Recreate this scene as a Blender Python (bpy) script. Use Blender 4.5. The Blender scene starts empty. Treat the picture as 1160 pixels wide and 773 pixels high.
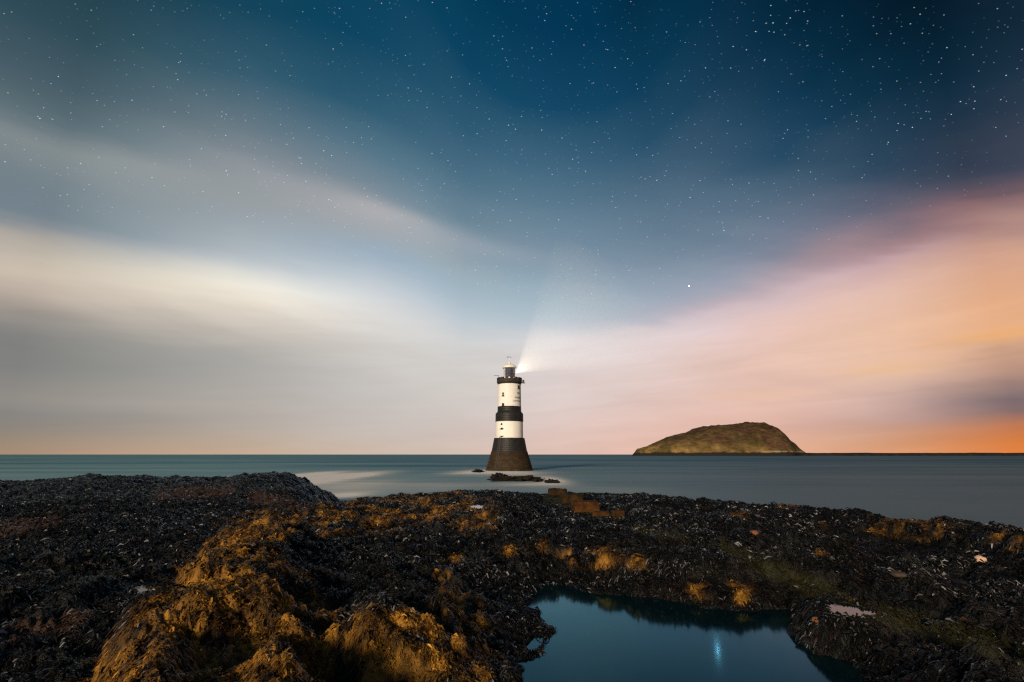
import bpy, math, random
import numpy as np
from mathutils import Vector, noise as mnoise

R = math.radians
C = bpy.context.scene.collection
SC = bpy.context.scene
rng = np.random.default_rng(7)
random.seed(7)

# ------------------------------------------------------------------ camera
CAM_Z = 3.9
PITCH = math.atan(128.5 / 580.0)          # horizon lies below the picture's middle
LENS = 18.0
cam = bpy.data.cameras.new('camera')
cam.lens = LENS; cam.sensor_width = 36.0
cam.clip_start = 0.05; cam.clip_end = 90000
camo = bpy.data.objects.new('camera', cam); C.objects.link(camo)
camo.location = (0, 0, CAM_Z)
camo.rotation_euler = (R(90) + PITCH, 0, 0)
SC.camera = camo
CP, SP = math.cos(PITCH), math.sin(PITCH)


def ray(px, py):
    """direction seen at a pixel of the 1160 x 773 photograph"""
    dx = (px - 580.0) / 580.0
    dy = -(py - 386.5) / 580.0
    return np.array([dx, CP - SP * dy, SP + CP * dy])


def at_plane(px, py, z):
    d = ray(px, py); t = (z - CAM_Z) / d[2]
    return d[0] * t, d[1] * t


def at_dist(px, py, y):
    d = ray(px, py); t = y / d[1]
    return np.array([d[0] * t, y, CAM_Z + d[2] * t])


def to_px(x, y, z):
    dz = z - CAM_Z
    depth = y * CP + dz * SP
    up = -y * SP + dz * CP
    depth = np.maximum(depth, 1e-3)
    return 580 + 580 * x / depth, 386.5 - 580 * up / depth


def az_el(px, py):
    d = ray(px, py)
    return math.atan2(d[0], d[1]), math.atan2(d[2], math.hypot(d[0], d[1]))


# ------------------------------------------------------------------ sun, render settings
SUN_AZ = R(180 + 23)        # where the light comes from, clockwise from the view direction: behind, to the left
SUN_EL = R(13.5)
sun = bpy.data.lights.new('sun', 'SUN')
sun.energy = 4.1; sun.angle = R(9); sun.color = (1.0, 0.81, 0.57)
suno = bpy.data.objects.new('sun', sun); C.objects.link(suno)
sd = Vector((math.sin(SUN_AZ) * math.cos(SUN_EL), math.cos(SUN_AZ) * math.cos(SUN_EL), math.sin(SUN_EL)))
suno.rotation_euler = (-sd).to_track_quat('-Z', 'Y').to_euler()
suno.location = sd * 50

SC.view_settings.view_transform = 'Standard'
SC.view_settings.look = 'None'
SC.view_settings.exposure = 0.0
SC.view_settings.gamma = 1.0
SC.view_settings.use_curve_mapping = False
SC.render.engine = 'CYCLES'
SC.cycles.use_denoising = False
SC.cycles.max_bounces = 5
SC.cycles.diffuse_bounces = 2
SC.cycles.glossy_bounces = 3
SC.cycles.volume_bounces = 0
SC.cycles.sample_clamp_indirect = 4.0
SC.cycles.caustics_reflective = False
SC.cycles.caustics_refractive = False
SC.cycles.filter_width = 1.3


# ------------------------------------------------------------------ node helper
class NT:
    def __init__(self, tree):
        self.t = tree; self.n = tree.nodes; self.l = tree.links

    def new(self, typ, **kw):
        n = self.n.new(typ)
        for k, v in kw.items(): setattr(n, k, v)
        return n

    def put(self, sock, v):
        if isinstance(v, bpy.types.NodeSocket): self.l.new(v, sock)
        elif v is not None: sock.default_value = v

    def m(self, op, a, b=None, c=None, clamp=False):
        n = self.new('ShaderNodeMath', operation=op, use_clamp=clamp)
        for i, v in enumerate((a, b, c)):
            if v is not None: self.put(n.inputs[i], v)
        return n.outputs[0]

    def vm(self, op, a, b=None):
        n = self.new('ShaderNodeVectorMath', operation=op)
        self.put(n.inputs[0], a)
        if b is not None: self.put(n.inputs[1], b)
        return n.outputs[0]

    def mr(self, v, a, b, c=0.0, d=1.0, smooth=False):
        n = self.new('ShaderNodeMapRange')
        if smooth: n.interpolation_type = 'SMOOTHSTEP'
        for i, q in enumerate((v, a, b, c, d)): self.put(n.inputs[i], q)
        return n.outputs[0]

    def mix(self, f, a, b, mode='MIX', clamp=True):
        n = self.new('ShaderNodeMix', data_type='RGBA', blend_type=mode)
        n.clamp_factor = clamp
        self.put(n.inputs[0], f); self.put(n.inputs[6], a); self.put(n.inputs[7], b)
        return n.outputs[2]

    def ramp(self, fac, stops, interp='LINEAR'):
        n = self.new('ShaderNodeValToRGB')
        cr = n.color_ramp; cr.interpolation = interp
        while len(cr.elements) > 1: cr.elements.remove(cr.elements[-1])
        cr.elements[0].position = stops[0][0]; cr.elements[0].color = stops[0][1]
        for p, c in stops[1:]:
            e = cr.elements.new(p); e.color = c
        self.put(n.inputs[0], fac)
        return n.outputs[0]

    def noise(self, vec, scale, detail=4, rough=0.5, dist=0.0, out=0):
        n = self.new('ShaderNodeTexNoise')
        self.put(n.inputs['Vector'], vec)
        n.inputs['Scale'].default_value = scale; n.inputs['Detail'].default_value = detail
        n.inputs['Roughness'].default_value = rough; n.inputs['Distortion'].default_value = dist
        return n.outputs[out]

    def xyz(self, x, y, z):
        n = self.new('ShaderNodeCombineXYZ')
        for i, q in enumerate((x, y, z)): self.put(n.inputs[i], q)
        return n.outputs[0]

    def sep(self, v):
        n = self.new('ShaderNodeSeparateXYZ'); self.put(n.inputs[0], v)
        return n.outputs[0], n.outputs[1], n.outputs[2]


def lin(c):
    return tuple(((v / 255) / 12.92 if v / 255 <= 0.04045 else (((v / 255) + 0.055) / 1.055) ** 2.4) for v in c)


# ------------------------------------------------------------------ the night sky: smooth colours by direction, wind-drawn clouds, stars
SKY = {
    0: [(0, 22, 46, 60), (60, 24, 54, 68), (110, 40, 68, 80), (140, 75, 97, 104), (155, 115, 127, 130), (185, 97, 113, 122), (235, 95, 113, 126), (258, 130, 132, 133), (275, 178, 166, 151), (300, 194, 179, 164), (330, 176, 161, 148), (370, 129, 127, 125), (410, 119, 121, 121), (450, 142, 137, 131), (475, 129, 127, 125), (500, 149, 134, 116), (513, 164, 137, 114)],
    140: [(0, 30, 62, 76), (60, 54, 84, 96), (110, 76, 100, 110), (160, 112, 129, 136), (180, 145, 153, 154), (215, 135, 147, 152), (260, 135, 149, 156), (285, 167, 172, 177), (300, 207, 202, 189), (325, 222, 210, 193), (350, 192, 182, 171), (380, 155, 152, 146), (420, 143, 144, 140), (455, 165, 159, 152), (480, 149, 144, 138), (505, 178, 154, 134), (513, 183, 154, 132)],
    290: [(0, 14, 66, 90), (60, 28, 80, 104), (100, 65, 100, 117), (140, 99, 119, 131), (180, 129, 139, 147), (220, 152, 158, 161), (250, 155, 165, 171), (275, 173, 183, 189), (295, 207, 210, 209), (320, 245, 240, 225), (340, 239, 228, 211), (370, 205, 196, 184), (410, 170, 168, 164), (450, 180, 174, 168), (480, 179, 170, 162), (513, 195, 170, 146)],
    450: [(0, 2, 60, 86), (60, 8, 68, 98), (120, 30, 82, 108), (180, 77, 116, 136), (220, 115, 136, 150), (245, 157, 160, 166), (260, 161, 165, 168), (290, 153, 174, 193), (310, 175, 190, 203), (335, 201, 209, 216), (360, 219, 218, 217), (400, 207, 203, 198), (450, 201, 196, 192), (490, 204, 195, 189), (513, 205, 187, 172)],
    540: [(0, 0, 54, 82), (60, 2, 62, 94), (130, 22, 78, 106), (200, 73, 112, 134), (250, 108, 132, 148), (270, 131, 150, 161), (290, 131, 154, 168), (330, 158, 180, 190), (370, 180, 195, 204), (400, 205, 206, 204), (440, 204, 198, 192), (480, 204, 192, 186), (513, 214, 192, 180)],
    630: [(0, 0, 48, 76), (60, 0, 58, 90), (130, 20, 72, 102), (200, 71, 108, 130), (260, 105, 132, 152), (310, 135, 158, 176), (350, 171, 190, 202), (370, 190, 200, 210), (385, 222, 218, 220), (420, 226, 214, 212), (460, 222, 204, 200), (513, 224, 192, 180)],
    720: [(0, 0, 42, 66), (60, 0, 54, 84), (120, 12, 64, 94), (180, 42, 84, 112), (240, 91, 118, 138), (300, 125, 144, 162), (350, 161, 176, 190), (368, 175, 182, 196), (385, 224, 211, 213), (420, 228, 209, 205), (450, 220, 197, 191), (480, 224, 189, 177), (513, 226, 185, 169)],
    860: [(0, 0, 30, 50), (60, 0, 42, 66), (120, 8, 56, 84), (180, 34, 74, 102), (230, 81, 106, 126), (280, 121, 132, 152), (310, 151, 154, 170), (325, 181, 166, 174), (340, 213, 193, 198), (360, 226, 195, 190), (400, 230, 193, 178), (440, 228, 189, 174), (480, 224, 181, 166), (513, 228, 177, 152)],
    1010: [(0, 0, 18, 32), (60, 0, 32, 50), (120, 4, 44, 66), (180, 30, 60, 84), (230, 74, 82, 102), (265, 113, 104, 120), (285, 158, 126, 130), (300, 198, 162, 169), (330, 230, 191, 173), (370, 234, 193, 165), (400, 226, 187, 165), (415, 230, 193, 171), (440, 204, 171, 161), (470, 198, 163, 155), (500, 205, 152, 116), (513, 215, 154, 114)],
    1160: [(0, 2, 8, 16), (60, 2, 18, 30), (120, 4, 28, 44), (165, 20, 40, 56), (195, 60, 54, 68), (220, 112, 78, 80), (250, 147, 107, 95), (280, 199, 147, 125), (320, 227, 165, 121), (360, 229, 167, 115), (378, 208, 157, 119), (395, 166, 131, 117), (410, 191, 143, 117), (430, 121, 105, 111), (450, 99, 91, 105), (470, 131, 101, 97), (485, 200, 114, 60), (513, 236, 130, 52)],
}
EDGE = {0: 250, 140: 225, 290: 210, 450: 185, 540: 145, 630: 140, 720: 140, 860: 185, 1010: 220, 1160: 280}   # height of the cloud bank's upper edge
XS = sorted(SKY)


def sky_col(px, py):
    px = min(max(px, 0), 1160); py = min(py, 513)
    i = max(k for k in range(len(XS)) if XS[k] <= px); i = min(i, len(XS) - 2)
    x0, x1 = XS[i], XS[i + 1]; f = (px - x0) / (x1 - x0)
    s = EDGE[x0] * (1 - f) + EDGE[x1] * f
    v = (515 - py) / s
    out = []
    for x in (x0, x1):
        ys = [t[0] for t in SKY[x]]; y = 515 - v * EDGE[x]
        out.append([np.interp(y, ys, [lin(t[1:])[c] for t in SKY[x]]) for c in range(3)])
    return [out[0][c] * (1 - f) + out[1][c] * f for c in range(3)]


def dir_px(az, el):
    d = (math.sin(az) * math.cos(el), math.cos(az) * math.cos(el), math.sin(el))
    depth = max(d[1] * CP + d[2] * SP, 0.05); up = -d[1] * SP + d[2] * CP
    return 580 + 580 * d[0] / depth, 386.5 - 580 * up / depth


w = bpy.data.worlds.new('World'); SC.world = w; w.use_nodes = True
T = NT(w.node_tree); T.n.clear()
tc = T.new('ShaderNodeTexCoord').outputs['Generated']
dirv = T.vm('NORMALIZE', tc)
dx_, dy_, dz_ = T.sep(dirv)
az = T.m('ARCTAN2', dx_, dy_)
el = T.m('ARCSINE', dz_)
# wind-drawn unevenness: the noise is stretched along the horizon and leans with the cloud streaks
lean = T.m('ADD', T.m('MULTIPLY', az, 0.22), el)
nv = T.xyz(T.m('MULTIPLY', az, 1.6), T.m('MULTIPLY', lean, 9.0), 0.3)
n1 = T.m('SUBTRACT', T.noise(nv, 1.3, 5, 0.5), 0.5)
n2v = T.xyz(T.m('MULTIPLY', az, 2.2), T.m('MULTIPLY', T.m('SUBTRACT', el, T.m('MULTIPLY', az, 0.06)), 26.0), 4.1)
n2 = T.m('SUBTRACT', T.noise(n2v, 1.5, 6, 0.55, 0.4), 0.5)
XF = list(range(0, 1161, 58))


def sky_soft(px, py):
    acc = np.zeros(3); tot = 0
    for o in (-90, -60, -30, 0, 30, 60, 90):
        wt = math.exp(-(o / 52.0) ** 2)
        q = min(max(px + o, 0), 1160); e0 = np.interp(px, XS, [EDGE[k] for k in XS]); e1 = np.interp(q, XS, [EDGE[k] for k in XS])
        acc += wt * np.array(sky_col(q, 515 - (515 - py) * e1 / e0)); tot += wt
    return list(acc / tot)


azs = [az_el(x, 515)[0] for x in XF]
edge_el = []
ESM = np.interp(np.arange(-200, 1361), XS, [EDGE[k] for k in XS])
ESM = np.convolve(ESM, np.hanning(161) / np.hanning(161).sum(), 'same')
for x, a in zip(XF, azs):
    edge_el.append(az_el(x, 515 - ESM[x + 200])[1])
azs2 = [-2.4] + azs + [2.4]; ed2 = [edge_el[0]] + edge_el + [edge_el[-1]]
sfac = T.mr(az, -2.5, 2.5)
sramp = T.ramp(sfac, [((a + 2.5) / 5.0, (e, e, e, 1)) for a, e in zip(azs2, ed2)])
v = T.m('DIVIDE', T.m('MAXIMUM', el, 0.0), sramp)
v = T.m('ADD', v, T.m('MULTIPLY', T.m('ADD', T.m('MULTIPLY', n1, T.mr(az, -0.1, 0.35, 0.20, 0.42)), T.m('MULTIPLY', n2, 0.05)), T.m('MULTIPLY', T.mr(v, 0.0, 0.5), T.mr(v, 2.4, 1.3, 0.25, 1.0))))
VMAX = 4.6
vs = [0, .06, .12, .18, .25, .32, .4, .48, .56, .64, .72, .8, .87, .93, 1.0, 1.07, 1.14, 1.22, 1.3, 1.38, 1.47, 1.58, 1.75, 2.0, 2.3, 2.7, 3.2, 3.8, 4.5]
vf = T.m('DIVIDE', v, VMAX)
col = None
mean_back = [(0.20, 0.17, 0.15), (0.03, 0.07, 0.11)]
for k, (a, e) in enumerate(zip(azs2, ed2)):
    st = []
    for q in vs:
        if k in (0, len(azs2) - 1):
            f = min(q / 2.2, 1); c = [mean_back[0][i] * (1 - f) + mean_back[1][i] * f for i in range(3)]
        else:
            ele = q * e
            c = sky_soft(*dir_px(a, ele)) if ele < 1.0 else sky_soft(XF[k - 1], -20)
        st.append((q / VMAX, (*c, 1)))
    rc = T.ramp(vf, st, 'LINEAR')
    col = rc if col is None else T.mix(T.mr(az, azs2[k - 1], a), col, rc)
# fine wisps lighten and darken the clouds only
cloudy = T.mr(v, 1.35, 0.75, smooth=True)
wisp = T.m('ADD', 1.0, T.m('MULTIPLY', T.m('MULTIPLY', n2, T.mr(az, -0.3, 0.3, 0.13, 0.26)), cloudy))
wisp = T.m('MULTIPLY', wisp, T.m('ADD', 1.0, T.m('MULTIPLY', T.m('MULTIPLY', n1, 0.16), T.mr(v, 2.2, 1.2, 0.2, 1.0))))
col = T.mix(1.0, col, T.xyz(wisp, wisp, wisp), 'MULTIPLY')


def streak(px0, py0, px1, py1, wpx, gain, tint):
    """a long thin wind-drawn cloud between two directions"""
    global col
    (a0, e0), (a1, e1) = az_el(px0, py0), az_el(px1, py1)
    ln = math.hypot(a1 - a0, e1 - e0) / 2; c, s_ = (a1 - a0) / ln / 2, (e1 - e0) / ln / 2
    da = T.m('SUBTRACT', az, (a0 + a1) / 2); de = T.m('SUBTRACT', el, (e0 + e1) / 2)
    al = T.m('DIVIDE', T.m('ADD', T.m('MULTIPLY', da, c), T.m('MULTIPLY', de, s_)), ln)
    ac = T.m('DIVIDE', T.m('SUBTRACT', T.m('MULTIPLY', de, c), T.m('MULTIPLY', da, s_)), wpx / 580.0)
    ac = T.m('ADD', ac, T.m('MULTIPLY', n1, 1.6))
    q = T.m('ADD', T.m('MULTIPLY', al, al), T.m('MULTIPLY', ac, ac))
    f = T.m('MULTIPLY', T.m('EXPONENT', T.m('MULTIPLY', q, -1.0)), gain)
    col = T.mix(f, col, (*lin(tint), 1))


streak(300, 205, 610, 292, 13, 0.30, (186, 184, 190))
streak(380, 225, 500, 256, 9, 0.30, (200, 196, 192))
streak(0, 150, 330, 232, 16, 0.22, (150, 156, 158))
streak(1060, 388, 1220, 366, 5, 0.35, (246, 178, 96))
streak(950, 420, 1060, 412, 7, 0.40, (240, 190, 134))
streak(800, 449, 920, 445, 4, 0.35, (238, 190, 150))
streak(1050, 445, 1230, 440, 16, 0.25, (104, 80, 70))
streak(880, 300, 1010, 262, 14, 0.30, (196, 148, 142))
streak(740, 352, 900, 335, 16, 0.25, (200, 172, 178))


def star_layer(N, rad, rot, gain, seed):
    mp = T.new('ShaderNodeMapping'); T.put(mp.inputs['Vector'], dirv)
    mp.inputs['Rotation'].default_value = rot
    mp.inputs['Scale'].default_value = (0.62, 1, 1)
    vo = T.new('ShaderNodeTexVoronoi'); T.put(vo.inputs['Vector'], T.vm('ADD', mp.outputs[0], (seed, 0, 0)))
    vo.inputs['Scale'].default_value = N
    r_, g_, b_ = T.sep(vo.outputs['Color'])
    br = T.m('POWER', r_, 3.0)
    spot = T.mr(vo.outputs['Distance'], rad, rad * 0.35, smooth=True)
    s = T.m('MULTIPLY', T.m('MULTIPLY', spot, T.m('ADD', T.m('MULTIPLY', br, gain), gain * 0.09)), 1.0)
    tint = T.mix(g_, (0.62, 0.85, 1.0, 1), (1.0, 0.88, 0.74, 1))
    return T.mix(1.0, tint, T.xyz(s, s, s), 'MULTIPLY')


stars = T.mix(1.0, star_layer(88, 0.066, (0.5, 0.9, 0.4), 1.25, 3.1), star_layer(32, 0.031, (0.5, 0.9, 0.4), 1.5, 11.7), 'ADD')
stars = T.mix(1.0, stars, star_layer(165, 0.15, (0.5, 0.9, 0.4), 0.85, 23.3), 'ADD')
clump = T.mr(T.noise(dirv, 5.0, 3, 0.6), 0.35, 0.65, 0.7, 1.1)
thin = T.m('MULTIPLY', T.m('MULTIPLY', T.mr(v, 0.95, 1.4, smooth=True), T.mr(n1, 0.22, -0.2, 0.35, 1.0)), clump)
stars = T.mix(1.0, stars, T.xyz(thin, thin, thin), 'MULTIPLY')
col = T.mix(1.0, col, stars, 'ADD', clamp=False)
below = T.mr(el, -0.002, -0.03)
col = T.mix(below, col, (0.03, 0.05, 0.055, 1))
bg = T.new('ShaderNodeBackground'); T.put(bg.inputs[0], col); bg.inputs[1].default_value = 1.0
sk = T.new('ShaderNodeTexSky'); sk.sky_type = 'NISHITA'; sk.sun_disc = False
sk.sun_elevation = SUN_EL; sk.sun_rotation = SUN_AZ
bg2 = T.new('ShaderNodeBackground'); T.put(bg2.inputs[0], sk.outputs[0]); bg2.inputs[1].default_value = 0.0012   # night: the moon's own faint daylight
ad = T.new('ShaderNodeAddShader'); T.l.new(bg.outputs[0], ad.inputs[0]); T.l.new(bg2.outputs[0], ad.inputs[1])
ow = T.new('ShaderNodeOutputWorld'); T.l.new(ad.outputs[0], ow.inputs[0])


# ------------------------------------------------------------------ object helpers
def tag(o, label=None, cat=None, group=None, kind=None):
    if label: o['label'] = label
    if cat: o['category'] = cat
    if group: o['group'] = group
    if kind: o['kind'] = kind
    return o


def link(name, verts, faces, mat, parent=None, smooth=False):
    me = bpy.data.meshes.new(name); me.from_pydata([tuple(p) for p in verts], [], [tuple(f) for f in faces]); me.update()
    if smooth: me.polygons.foreach_set('use_smooth', [True] * len(me.polygons))
    if mat: me.materials.append(mat)
    o = bpy.data.objects.new(name, me); C.objects.link(o)
    if parent: o.parent = parent
    return o


def link_np(name, V, F, mat, colors=None, smooth=True):
    """fast mesh from arrays; F is (n,4)"""
    me = bpy.data.meshes.new(name)
    me.vertices.add(len(V)); me.vertices.foreach_set('co', np.ascontiguousarray(V, np.float32).ravel())
    n = len(F); k = F.shape[1]
    me.loops.add(n * k); me.loops.foreach_set('vertex_index', np.ascontiguousarray(F, np.int32).ravel())
    me.polygons.add(n); me.polygons.foreach_set('loop_start', np.arange(0, n * k, k, dtype=np.int32))
    me.polygons.foreach_set('loop_total', np.full(n, k, np.int32))
    me.polygons.foreach_set('use_smooth', np.full(n, smooth))
    me.update(); me.validate()
    if colors is not None:
        a = me.color_attributes.new('tint', 'FLOAT_COLOR', 'POINT')
        c4 = np.ones((len(V), 4), np.float32); c4[:, :3] = colors
        a.data.foreach_set('color', c4.ravel())
    me.materials.append(mat)
    o = bpy.data.objects.new(name, me); C.objects.link(o)
    return o


def mat_new(name):
    m = bpy.data.materials.new(name); m.use_nodes = True
    t = NT(m.node_tree); p = t.n['Principled BSDF']
    return m, t, p


def simple(name, col, rough=0.6, var=0.25, scale=3.0, bump=0.0, metal=0.0, spec=0.5, streak=None):
    m, t, p = mat_new(name)
    oc = t.new('ShaderNodeTexCoord').outputs['Object']
    if streak: oc = t.vm('MULTIPLY', oc, streak)
    n = t.noise(oc, scale, 6, 0.6)
    f = t.mr(n, 0.3, 0.7, 1 - var, 1 + var)
    t.put(p.inputs['Base Color'], t.mix(1.0, (*col, 1), t.xyz(f, f, f), 'MULTIPLY'))
    p.inputs['Roughness'].default_value = rough; p.inputs['Metallic'].default_value = metal
    p.inputs['Specular IOR Level'].default_value = spec
    if bump:
        b = t.new('ShaderNodeBump'); b.inputs['Strength'].default_value = bump; b.inputs['Distance'].default_value = 0.05
        t.put(b.inputs['Height'], n); t.l.new(b.outputs[0], p.inputs['Normal'])
    return m


# ------------------------------------------------------------------ numeric noise
PERM = np.concatenate([rng.permutation(512)] * 3)
GA = np.linspace(0, 2 * np.pi, 64, endpoint=False)
GX, GY = np.cos(GA), np.sin(GA)


def perlin(x, y, seed=0):
    xi = np.floor(x).astype(np.int64); yi = np.floor(y).astype(np.int64)
    xf = x - xi; yf = y - yi
    u = xf * xf * xf * (xf * (xf * 6 - 15) + 10); vv = yf * yf * yf * (yf * (yf * 6 - 15) + 10)

    def g(ix, iy, fx, fy):
        h = PERM[(PERM[(ix + seed * 37) & 511] + iy) & 511] & 63
        return GX[h] * fx + GY[h] * fy
    a = g(xi, yi, xf, yf); b = g(xi + 1, yi, xf - 1, yf)
    c = g(xi, yi + 1, xf, yf - 1); d = g(xi + 1, yi + 1, xf - 1, yf - 1)
    return ((a + u * (b - a)) + vv * ((c + u * (d - c)) - (a + u * (b - a)))) * 1.5


def fbm(x, y, o=4, seed=0, gain=0.5):
    s = 0; a = 1.0; f = 1.0
    for i in range(o):
        s = s + a * perlin(x * f, y * f, seed + i); a *= gain; f *= 2.03
    return s


def sstep(a, b, x):
    t = np.clip((x - a) / (b - a), 0, 1); return t * t * (3 - 2 * t)


def poly_dist(x, y, P):
    """signed distance to a closed polygon, negative inside"""
    P = np.asarray(P); n = len(P); d = np.full(x.shape, 1e9); ins = np.zeros(x.shape, bool)
    for i in range(n):
        a = P[i]; b = P[(i + 1) % n]; e = b - a
        wx, wy = x - a[0], y - a[1]
        t = np.clip((wx * e[0] + wy * e[1]) / (e @ e + 1e-12), 0, 1)
        d = np.minimum(d, (wx - e[0] * t) ** 2 + (wy - e[1] * t) ** 2)
        c = ((a[1] <= y) & (b[1] > y)) | ((b[1] <= y) & (a[1] > y))
        with np.errstate(divide='ignore', invalid='ignore'):
            xi = a[0] + (y - a[1]) / (b[1] - a[1] + 1e-12) * e[0]
        ins ^= c & (x < xi)
    return np.where(ins, -1, 1) * np.sqrt(d)


# ------------------------------------------------------------------ the rocky shore
def depang(px, py):
    d = ray(px, py); return math.atan2(d[0], d[1]), math.atan2(-d[2], math.hypot(d[0], d[1]))


LEFT_CREST = [(-260, 552, 42), (-100, 550, 44), (0, 547, 45), (60, 544, 44), (110, 540.5, 43), (150, 541, 44), (200, 541, 44), (240, 541.5, 44), (275, 540, 43), (310, 536.5, 42), (328, 538, 42),
              (345, 544, 42.5), (358, 551, 43), (372, 559, 44), (386, 568, 46), (420, 574, 47), (460, 580, 47)]
MAIN_CREST = [(250, 580, 17), (330, 572, 19), (370, 570.5, 20), (388, 568.5, 21), (410, 564.5, 22), (440, 561.5, 23), (490, 560.5, 24), (545, 556.5, 26), (556, 555.5, 26), (575, 557.5, 25.5), (600, 559.5, 25), (618, 560, 25),
              (650, 557, 25.5), (690, 557, 25), (720, 558.5, 24.5), (760, 563.5, 23.5), (800, 567, 23), (850, 569, 22.5), (880, 573, 22), (930, 579, 21), (960, 583, 20), (1000, 585, 19.5), (1060, 591, 18.5), (1110, 597, 18), (1160, 602, 17), (1280, 617, 16.5), (1500, 650, 16)]
LC = np.array([(*depang(a, b), r) for a, b, r in LEFT_CREST])
MC = np.array([(*depang(a, b), r) for a, b, r in MAIN_CREST])
RIDGE = np.array(sorted([at_plane(a, b, 2.35)[::-1] for a, b in ((60, 840), (105, 773), (132, 728), (165, 688), (215, 648), (250, 604), (292, 584), (345, 572), (384, 567))]))
POOL_Z = 1.76
POOL_PX = [(560, 850), (585, 775), (600, 745), (626, 714), (608, 697), (596, 683), (603, 670), (620, 663), (640, 665), (690, 673), (730, 678), (760, 682), (800, 688), (840, 691), (875, 690), (897, 687), (895, 703), (908, 724), (940, 745), (972, 764), (1010, 800), (1040, 850)]
POOL = np.array([at_plane(a, b, POOL_Z) for a, b in POOL_PX])
PUDDLES = [  # pixel outline and how high the water stands
    ([(930, 685), (946, 682), (970, 687), (994, 693), (990, 697), (964, 700), (942, 696)], 0.0),
    ([(529, 573), (545, 571), (553, 574), (549, 578), (535, 578)], 2.02),
    ([(150, 668), (160, 661), (172, 663), (168, 671), (156, 674)], 0.0),
    ([(146, 682), (155, 679), (163, 682), (157, 687)], 0.0),
    ([(743, 575), (752, 574), (757, 576), (748, 578)], 2.05),
]
PUD = []


def blocks_noise(x, y, cell, seed, sharp=9.0):
    """rock broken into tilted slabs: nearest-slab heights, blended over a narrow joint"""
    u = (x * 0.94 - y * 0.34) / (cell * 1.7); v_ = (x * 0.34 + y * 0.94) / cell
    ui = np.floor(u).astype(np.int64); vi = np.floor(v_).astype(np.int64)
    num = np.zeros_like(x); den = np.zeros_like(x)
    for i in (-1, 0, 1):
        for j in (-1, 0, 1):
            h = PERM[(PERM[(ui + i + seed * 53) & 511] + vi + j) & 511]
            h2 = PERM[(h + 171) & 511]; h3 = PERM[(h2 + 77) & 511]; h4 = PERM[(h3 + 31) & 511]; h5 = PERM[(h4 + 203) & 511]
            du = u - (ui + i + 0.15 + 0.7 * h / 511); dv = v_ - (vi + j + 0.15 + 0.7 * h2 / 511)
            wt = np.exp(-sharp * (du * du + dv * dv))
            num += wt * ((h3 / 255.5 - 1) + 0.9 * (h4 / 255.5 - 1) * du + 1.2 * (h5 / 255.5 - 1) * dv); den += wt
    return num / (den + 1e-9)


def smooth_height(x, y):
    r = np.hypot(x, y); az_ = np.arctan2(x, y)
    # low ledge on the left running out to the point
    dep = np.interp(az_, LC[:, 0], LC[:, 1]); rc = np.interp(az_, LC[:, 0], LC[:, 2])
    zc = CAM_Z - rc * np.tan(dep)
    zl = 1.62 + (zc - 1.62) * sstep(5, 40, r)
    gully = sstep(LC[11, 0], LC[14, 0], az_)
    zl = np.where(r > 20, zl - gully * 0.0, zl)
    zl = zl - 3.2 * sstep(0.0, 9.0, r - rc)
    zl = np.maximum(zl, -1.3)
    # main ledge
    dep = np.interp(az_, MC[:, 0], MC[:, 1]); rc2 = np.interp(az_, MC[:, 0], MC[:, 2])
    zc = CAM_Z - rc2 * np.tan(dep)
    zm = 2.12 + (zc - 2.12) * sstep(8, rc2, r)
    # right-hand wall: the floor before it lies lower
    wall = sstep(0.48, 0.62, az_) * sstep(2.2, 1.3, rc2 - r) * 1.0
    low = sstep(0.46, 0.62, az_) * 0.34
    zm = zm - low * (1 - sstep(2.1, 1.5, rc2 - r)) * sstep(6, 12, r)
    zm = zm - 3.6 * sstep(0.0, 5.0, r - rc2)
    # golden plateau by the ridge line, its step towards the viewer
    xl = np.interp(y, RIDGE[:, 0], RIDGE[:, 1]) + 0.22 * perlin(y * 1.1, y * 0 + 3.3, 5) + 0.1 * perlin(y * 3.1, y * 0 + 1.3, 6)
    s = x - xl
    hump = 0.34 * np.exp(-((s - 0.5) / 1.1) ** 2) * sstep(15, 10, r) * sstep(3.0, 5.0, r)
    zm = zm + hump
    # near block right of the plateau, dropping towards the viewer
    px, py = to_px(x, y, np.full_like(x, 2.15))
    blk = sstep(385, 415, px) * sstep(575, 545, px) * sstep(672, 684, py)
    zm = zm + 0.16 * blk * sstep(760, 690, py) - 0.50 * sstep(705, 770, py) * sstep(330, 420, px) * sstep(640, 570, px)
    zm = zm - 0.22 * sstep(300, 360, px) * sstep(430, 385, px) * sstep(655, 700, py)
    zm = zm - 0.25 * sstep(722, 765, py) * sstep(170, 215, px) * sstep(330, 260, px)
    fall = sstep(0.12, -0.75, s + 0.0) * sstep(24, 18, y)
    zm = zm - 1.9 * fall
    zm = np.maximum(zm, -1.3)
    # smooth union
    k = 0.12
    h = np.clip(0.5 + 0.5 * (zm - zl) / k, 0, 1)
    z = zl * (1 - h) + zm * h + k * h * (1 - h)
    return z


for _P, _off in PUDDLES:
    _z = 2.0; _c = np.mean(np.array(_P, float), 0)
    for _ in range(12):
        _x, _y = at_plane(_c[0], _c[1], _z); _z = float(smooth_height(np.array([_x]), np.array([_y]))[0])
    PUD.append((np.array([at_plane(a_, b_, _z + 0.02) for a_, b_ in _P]), _z + 0.02))


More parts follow.
